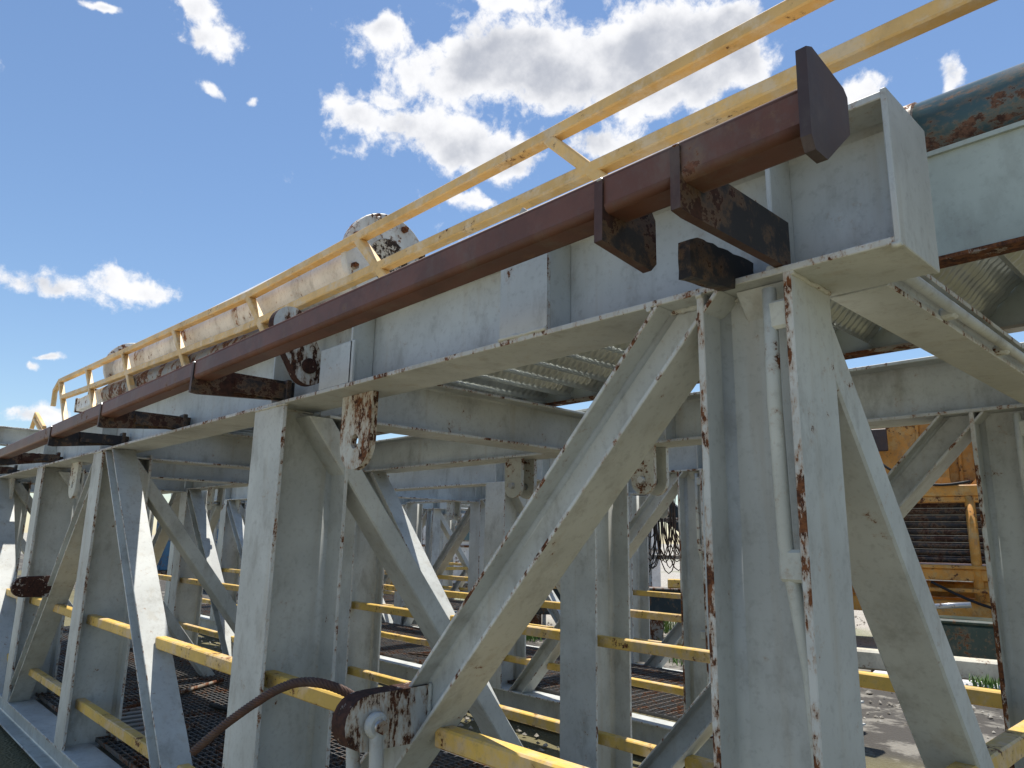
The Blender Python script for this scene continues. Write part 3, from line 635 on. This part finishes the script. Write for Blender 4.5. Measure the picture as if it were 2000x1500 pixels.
for a, b in (((-12.75, 2.12, 3.05), (-12.45, 2.12, 3.38)), ((-12.45, 2.12, 3.38), (-11.75, 2.12, 3.10)), ((-12.5, 2.12, 3.30), (-11.75, 2.12, 3.0))):
    mb = MB(); sqtube(mb, [a, b], .025, .022); mb.obj('bar', m_rail, TF)
mb = MB(); sqtube(mb, [(-12.9, 2.12, 3.03), (-11.5, 2.12, 3.0)], .03, .03); mb.obj('foot_bar', m_srust, TF)
mb = MB(); mb.box(-12.85, -12.7, 2.08, 2.16, 2.60, 3.03, 0, .004); mb.obj('leg', m_srust, TF)
mb = MB(); mb.box(-11.75, -11.62, 2.10, 2.18, 2.60, 3.0, 0, .004); mb.obj('leg', m_srust, TF)

# clutter on the gratings
def rod(name, pts, r, mt, label, cat, grp=None, n=8):
    mb = MB(); mb.tube(pts, r, n); o = mb.obj(name, mt, None, loc=pts[0]); return tag(o, label, cat, grp)
rod('hose', [(-4.55, 2.2, .325), (-4.7, 2.45, .325), (-5.0, 2.6, .33), (-5.4, 2.55, .325), (-5.8, 2.7, .325), (-6.3, 2.6, .325)], .022, m_black, 'black rubber hose lying on the front frame floor left of the tall column', 'hose')
rod('steel_rod', [(-5.1, 1.95, .318), (-5.9, 2.75, .318)], .014, m_cable, 'thin brown steel rod lying across the front frame floor', 'rod')
rod('steel_rod', [(-6.5, 1.9, .322), (-7.3, 3.1, .322)], .018, m_srust, 'thick rusty steel rod on the floor near the left end of the front frame', 'rod')
rod('hose', [(-5.2, 6.3, .325), (-4.9, 6.0, .325), (-4.5, 6.1, .33), (-4.2, 6.4, .325), (-3.9, 6.9, .325)], .024, m_black, 'black hose curling across the floor of the rear frame', 'hose')
for i in range(7):
    a = .4 + .12 * i; x0 = -7.6 + .13 * (i % 3); y0 = 5.5 + .12 * i
    rod('rusty_rod', [(x0, y0, .32 + .012 * (i % 4)), (x0 + .55 * math.cos(a), y0 + .35 * math.sin(a), .335 + .03 * (i % 3)), (x0 + 1.0 * math.cos(a), y0 + .7 * math.sin(a) + .1, .325 + .02 * (i % 2))], .011, m_srust if i % 2 else m_cable, 'one of the bent rusty rods heaped on the rear frame floor', 'rod', 'heap of rusty rods')
BP = thing('floor_pallet', (-6.1, 1.95, .30), 'small flat steel rack lying on the front frame grating', 'rack')
for i in range(7):
    mb = MB(); mb.box(-6.5 + .13 * i, -6.44 + .13 * i, 1.72, 2.2, .315, .345, 0, .003); mb.obj('slat', m_gpipe, BP)
for yy in (1.75, 2.14):
    mb = MB(); mb.box(-6.52, -5.65, yy, yy + .04, .302, .316, 0, .003); mb.obj('runner', m_srust, BP)

# ------------------------------------------------------------------ yard behind the frames
def cabin(loc, ang, Lx, H, label, mt, nm='portable_cabin', npan=14, win=()):
    T_ = thing(nm, loc, label, 'cabin'); fr = frame_at(loc, ang)
    mb = MB(); mb.box(-Lx / 2, Lx / 2, .06, 2.3, .25, H, 0, .02, fr); mb.obj('body', mt, T_)
    mb = MB(); mb.box(-Lx / 2 - .08, Lx / 2 + .08, -.05, 2.4, H, H + .1, 0, .02, fr); mb.obj('roof', mt, T_)
    mb = MB(); mb.box(-Lx / 2, Lx / 2, .1, 2.2, .0, .25, 0, .02, fr); mb.obj('skid', m_srust, T_)
    pw = Lx / npan
    for i in range(npan):
        for z0, z1 in ((.27, 1.42), (1.47, H - .03)):
            mb = MB(); x0 = -Lx / 2 + pw * i; d = random.uniform(0, .015)
            mb.box(x0 + .015, x0 + pw - .015, .03 - d, .06, z0, z1, 0, .006, fr); mb.obj('panel', mt, T_)
    mb = MB(); mb.box(-Lx / 2, Lx / 2, -.01, .06, 1.41, 1.48, 0, .004, fr); mb.obj('belt_rail', m_gpipe, T_)
    for wx, w0, w1 in win:
        mb = MB(); mb.box(wx - .32, wx + .32, -.02, .05, w0, w1, 0, .006, fr); wf = mb.obj('window', m_gpipe, T_)
        for sx in (-1, 1):
            mb = MB(); mb.box(wx + (.02 if sx > 0 else -.28), wx + (.28 if sx > 0 else -.02), -.028, -.019, w0 + .05, w1 - .05, 0, .002, fr); mb.obj('pane', m_glass, wf)
    return T_
cabin((-18.2, 16.4, 0), RAD(46), 11.0, 3.0, 'long white panelled portable cabin behind the frames', m_cabin, win=((-1.0, 1.6, 2.4), (.9, .5, 1.25), (2.2, 1.6, 2.4)))
cabin((-29.5, 12.5, 0), RAD(62), 6.0, 2.7, 'blue shipping container far behind the left part of the frames', m_blue, 'shipping_container', 20)
cabin((-9.5, 24.0, 0), RAD(20), 9.0, 2.8, 'pale container far behind the hanging cables', m_cream, 'shipping_container', 24)
cabin((5.5, 24.0, 0), RAD(-12), 10.0, 2.9, 'white shipping container far behind the orange skid', m_cabin, 'shipping_container', 24)

# cable rack with hanging coils
RK = thing('cable_rack', (-8.3, 12.0, 0), 'pale grey pipe rack hung with loops of brown and black cable', 'rack'); fr = frame_at((-8.3, 12.0, 0), RAD(35))
for x in (-2.4, -1.2, -.35, .35, 1.2, 2.4):
    mb = MB(); mb.box(x - .035, x + .035, -.035, .035, 0, 2.9, 0, .005, fr); mb.obj('post', m_edge, RK)
for z in (.5, 1.42, 2.12, 2.86):
    mb = MB(); mb.box(-2.45, 2.45, -.075, -.036, z - .04, z + .04, 0, .005, fr); mb.obj('rail', m_edge, RK)
rc = random.Random(5)
ORD = ['first', 'second', 'third', 'fourth', 'fifth', 'sixth', 'seventh', 'eighth', 'ninth', 'tenth', 'eleventh', 'twelfth', 'thirteenth', 'fourteenth', 'fifteenth']
for i in range(15):
    cx = -2.2 + .31 * i + rc.uniform(-.05, .05); top = rc.choice((2.88, 2.88, 2.16)); mb = MB()
    for k_ in range(rc.randint(7, 11)):
        w = rc.uniform(.10, .24); h = rc.uniform(.55, .95) if top > 2.5 else rc.uniform(.35, .6); ox_ = rc.uniform(-.06, .06); oy_ = -.10 - rc.uniform(0, .10); sw = rc.uniform(-.08, .08)
        pts = [fr[0] + fr[1] * (cx + ox_ + w * math.sin(6.28318 * j / 18) + sw * (1 - math.cos(6.28318 * j / 18)) * .5) + fr[2] * (oy_ + .02 * math.cos(12.566 * j / 18)) + Z * (top - h + h * math.cos(6.28318 * j / 18)) for j in range(19)]
        mb.tube(pts, .011, 5, 0, False)
    o = mb.obj('cable_coil', m_cable if i % 3 else m_black, None, loc=tuple(fr[0] + fr[1] * cx + Z * (top - .8)))
    tag(o, ('brown' if i % 3 else 'black') + ' cable coil hanging on the pipe rack, %s coil from its left end' % ORD[i], 'cable coil', 'cable coils on the rack')
TB = thing('teal_boom', (-9.5, 13.6, 0), 'dark teal boom with white top edge leaning behind the cable rack', 'boom'); fr = frame_at((-9.2, 13.4, 0), RAD(35))
d_ = V3((.78, 0, -.62))
mb = MB(); fr2 = (V3((-9.0, 13.4, 2.2)), fr[1] * .78 - Z * .62, fr[2], fr[1] * .62 + Z * .78); mb.box(-2.2, 2.6, -.12, .12, -.22, .18, 0, .01, fr2); mb.obj('arm', m_teal, TB)
mb = MB(); mb.box(-2.2, 2.6, -.13, .13, .181, .21, 0, .004, fr2); mb.obj('top_plate', m_cabin, TB)
mb = MB(); mb.box(-1.9, -1.6, -.1, .1, 0, 3.3, 0, .01, fr); mb.obj('post', m_teal, TB)
SKD = thing('teal_skid', (-8.2, 10.9, 0), 'long dark teal skid beam lying on the ground below the cables', 'skid'); fr = frame_at((-8.0, 11.0, 0), RAD(33))
mb = MB(); mb.box(-3, 3.2, -.15, .15, .38, .88, 0, .01, fr); mb.obj('beam', m_teal, SKD)
mb = MB(); mb.box(-3, 3.2, -.2, .2, .881, .91, 0, .005, fr); mb.obj('top_plate', m_gpipe, SKD)
for x in (-2.2, 0, 2.4):
    mb = MB(); mb.box(x - .2, x + .2, -.15, .15, 0, .379, 0, .01, fr); mb.obj('foot', m_srust, SKD)
YB = thing('yellow_bracket', (-8.0, 11.2, .91), 'yellow steel bracket standing on the teal skid below the cables', 'bracket')
mb = MB(); mb.box(.3, 1.5, -.1, .1, .912, 1.06, 0, .01, fr); mb.obj('base', m_yel, YB)
mb = MB(); mb.plate([(.85, 1.06), (1.25, 1.06), (1.12, 1.32), (1.02, 1.32)], None, fr[0], fr[1], Z, fr[2], .05); mb.obj('upright', [m_yel, m_yel], YB)

# orange skid with dark pipes stacked in it
OM = thing('orange_skid', (-3.9, 13.6, 0), 'orange painted machine skid with guard rails beyond the right end of the frame', 'machine'); fr = frame_at((-3.9, 13.6, 0), RAD(12))
def ob(nm, x0, x1, y0, y1, z0, z1, mt=None, ch=.012, par=None): mb = MB(); mb.box(x0, x1, y0, y1, z0, z1, 0, ch, fr); return mb.obj(nm, mt or m_orange, par or OM)
ob('base_beam', -2.6, 2.6, -.12, .1, .62, .86); ob('base_beam', -2.6, 2.6, 1.6, 1.8, .62, .86)
ob('lower_rail', -2.6, 2.6, -.16, -.06, 1.18, 1.36); ob('sill', -2.6, 2.6, -.2, 1.8, 1.36, 1.42)
ob('upper_rail', -2.6, 2.6, -.18, -.04, 2.52, 2.70); ob('deck', -2.6, 2.6, -.15, 1.8, 2.42, 2.52)
ob('tank', -2.5, 2.5, .5, 1.7, 2.7, 4.3); ob('tank_cover', -2.6, -.25, .42, 1.75, 4.3, 4.4)
for x in (-2.45, -.72, .35, 1.4, 2.45):
    mb = MB(); mb.tube([fr[0] + fr[1] * x + fr[2] * -.11 + Z * .86, fr[0] + fr[1] * x + fr[2] * -.11 + Z * 2.52], .075, 14); mb.obj('post', m_orange, OM)
for x in (-1.6, .0, .62, 1.9):
    ob('upper_post', x - .09, x + .09, .2, .42, 2.7, 4.2)
    mb = MB(); mb.plate([(x - .26, 2.70), (x + .12, 2.70), (x + .09, 2.85), (x - .12, 2.85)], None, fr[0] + fr[2] * .1, fr[1], Z, fr[2], .04); mb.obj('foot_gusset', [m_orange, m_orange], OM)
for x in (-.9, .55):
    mb = MB(); mb.tube([fr[0] + fr[1] * (x - .9) + fr[2] * .25 + Z * 1.02, fr[0] + fr[1] * (x + .9) + fr[2] * .25 + Z * 1.02], .13, 16); mb.obj('hydraulic_cylinder', m_orange, OM)
ob('hanger', .35, .5, -.1, .0, .86, 1.18); ob('hanger', -1.2, -1.05, -.1, .0, .86, 1.18)
ob('lamp_bracket', -1.05, -.8, .15, .22, 3.35, 3.75, m_plate); ob('leg', -2.5, -2.2, 0, .3, 0, .62); ob('leg', 2.2, 2.5, 0, .3, 0, .62); ob('leg', -2.5, -2.2, 1.5, 1.8, 0, .62); ob('leg', 2.2, 2.5, 1.5, 1.8, 0, .62)
for i in range(9):
    for j in range(2):
        z = 1.50 + .112 * i; y = .12 + .13 * j
        o = thing('stacked_pipe', tuple(fr[0] + fr[2] * y + Z * z), 'dark steel pipe inside the orange skid, %s pipe up from the bottom of the stack' % ORD[i], 'pipe', 'dark pipes in the orange skid') if j == 0 else None
        if j == 0:
            mb = MB(); mb.tube([fr[0] + fr[1] * -2.4 + fr[2] * y + Z * z, fr[0] + fr[1] * 2.4 + fr[2] * (y + .01) + Z * z], .054, 12); mb.obj('tube', m_brk, o)
for i, (x0, z0, x1, z1, dp) in enumerate(((-1.9, 2.3, -.5, 1.2, .35), (-.3, 1.15, 1.6, .8, .22), (.7, 2.4, 1.2, 1.3, .30), (-1.2, 3.4, .4, 2.75, .3))):
    mb = MB(); mb.tube([fr[0] + fr[1] * (x0 + (x1 - x0) * j / 12) + fr[2] * -.24 + Z * (z0 + (z1 - z0) * j / 12 - dp * math.sin(math.pi * j / 12)) for j in range(13)], .022, 8); mb.obj('hose', m_black, OM)
for x in (-2.0, -1.35, -.35, .25, .95, 1.65):
    ob('tank_rib', x - .03, x + .03, .44, .499, 2.72, 4.28)
ob('cross_bar', -2.5, 2.5, -.2, -.14, 1.0, 1.06); ob('valve_block', .9, 1.3, -.3, -.12, .9, 1.14, m_plate)
# dark green pump unit
GP = thing('pump_unit', (-3.35, 12.0, 0), 'dark green pump unit on the ground below the orange skid', 'machine'); fr = frame_at((-3.35, 12.0, 0), RAD(12))
def gb(nm, *a, mt=m_dgreen, ch=.03): mb = MB(); mb.box(*a, 0, ch, fr); return mb.obj(nm, mt, GP)
gb('base', -.9, 1.4, -.3, .5, .02, .14, mt=m_black); gb('housing', -.3, .45, -.25, .4, .16, .66); gb('motor', .55, 1.25, -.2, .35, .16, .72); gb('cover', -.36, .5, -.28, .42, .66, .72)
mb = MB(); mb.lathe([(0, 0), (.16, 0), (.18, .03), (.18, .16), (.15, .2), (0, .2)], fr[0] + fr[1] * -.55 + fr[2] * -.28 + Z * .36, fr[2], 24); mb.obj('pulley', m_black, GP)
mb = MB(); mb.tube([fr[0] + fr[1] * -.4 + fr[2] * -.1 + Z * .6, fr[0] + fr[1] * -.45 + fr[2] * -.1 + Z * .86, fr[0] + fr[1] * .1 + fr[2] * -.1 + Z * .92], .04, 10); mb.obj('outlet_pipe', m_galv, GP)
for i, (dy, z0, z1, hx, mt, lab) in enumerate(((-.9, .04, .30, 1.5, m_cream, 'cream painted beam lying on the ground in front of the pump unit'), (-1.6, .02, .12, 1.0, m_cabin, 'low white slab on the gravel nearest the frame at the right'))):
    T_ = thing('storage_beam', tuple(fr[0] + fr[2] * dy), lab, 'beam'); mb = MB(); mb.box(-hx, hx, dy - .12, dy + .12, z0, z1, 0, .03, fr); mb.obj('beam', mt, T_)
    for x in (-hx * .7, hx * .7):
        mb = MB(); mb.box(x - .05, x + .05, dy - .14, dy + .14, 0, z0 + .001, 0, .0, fr); mb.obj('bearer', m_srust, T_)

# weeds
def tuft(loc, h, n, sp, label, grp='weed tufts on the gravel'):
    mb = MB()
    for i in range(n):
        a = random.uniform(0, 6.28); r = random.uniform(0, sp); b = V3((loc[0] + r * math.cos(a), loc[1] + r * math.sin(a), 0)); t_ = random.uniform(0, 6.28); le = random.uniform(.1, .5) * h; hh = h * random.uniform(.5, 1)
        d = V3((math.cos(t_), math.sin(t_), 0)); w = V3((-d.y, d.x, 0)) * random.uniform(.006, .014)
        p1 = b + d * le * .4 + Z * hh * .65; p2 = b + d * le + Z * hh
        mb.add([b - w, b + w, p1 + w * .8, p1 - w * .8, p2], [[0, 1, 2, 3], [3, 2, 4]])
    return tag(mb.obj('weed_tuft', m_leaf, None, loc=loc), label, 'weed', grp)
rw = random.Random(11)
SP = [(-8.6, 12.2), (-9.4, 9.2), (-9.9, 9.6), (-8.0, 9.3), (-7.2, 9.7), (-6.6, 9.2), (-5.9, 9.5), (-12.6, 9.2), (-13.3, 8.3), (-5.2, 10.2), (-2.6, 10.6), (-1.9, 9.8), (-16.5, 7.2), (-18.2, 6.6)]
for x, y in SP:
    for k_ in range(1):
        tuft((x + rw.uniform(-.4, .4), y + rw.uniform(-.4, .4), 0), rw.uniform(.18, .42), 110, rw.uniform(.18, .42), 'small green weed tuft growing out of the gravel behind the frames')
# loose stones on the yard ground
rg = random.Random(21); mb = MB()
for i in range(4200):
    x, y = rg.uniform(-17, 1.5), rg.uniform(7.9, 19) if rg.random() < .8 else rg.uniform(3.9, 5.0)
    r_ = rg.uniform(.012, .034) * (1.6 if rg.random() < .08 else 1); a = rg.uniform(0, 6.28); ca, sa = math.cos(a), math.sin(a)
    pts = [(1, 0, 0), (0, .8, 0), (-1.1, .1, 0), (.1, -.85, 0), (.2, .1, .7), (0, 0, -.5)]
    pts = [(p[0] * rg.uniform(.7, 1.2), p[1] * rg.uniform(.7, 1.2), p[2]) for p in pts]
    mb.add([(x + r_ * (p[0] * ca - p[1] * sa), y + r_ * (p[0] * sa + p[1] * ca), .01 + r_ * p[2]) for p in pts], [[0, 1, 4], [1, 2, 4], [2, 3, 4], [3, 0, 4], [1, 0, 5], [2, 1, 5], [3, 2, 5], [0, 3, 5]])
t = MT('stone'); t.col(t.mix(t.rng(t.noise(12, 3), .35, .65), (.16, .14, .11), (.46, .43, .37))).rough(.9)
tag(mb.obj('loose_gravel', t.m), 'scattered grey and tan stones on the yard ground', 'gravel', kind='stuff')
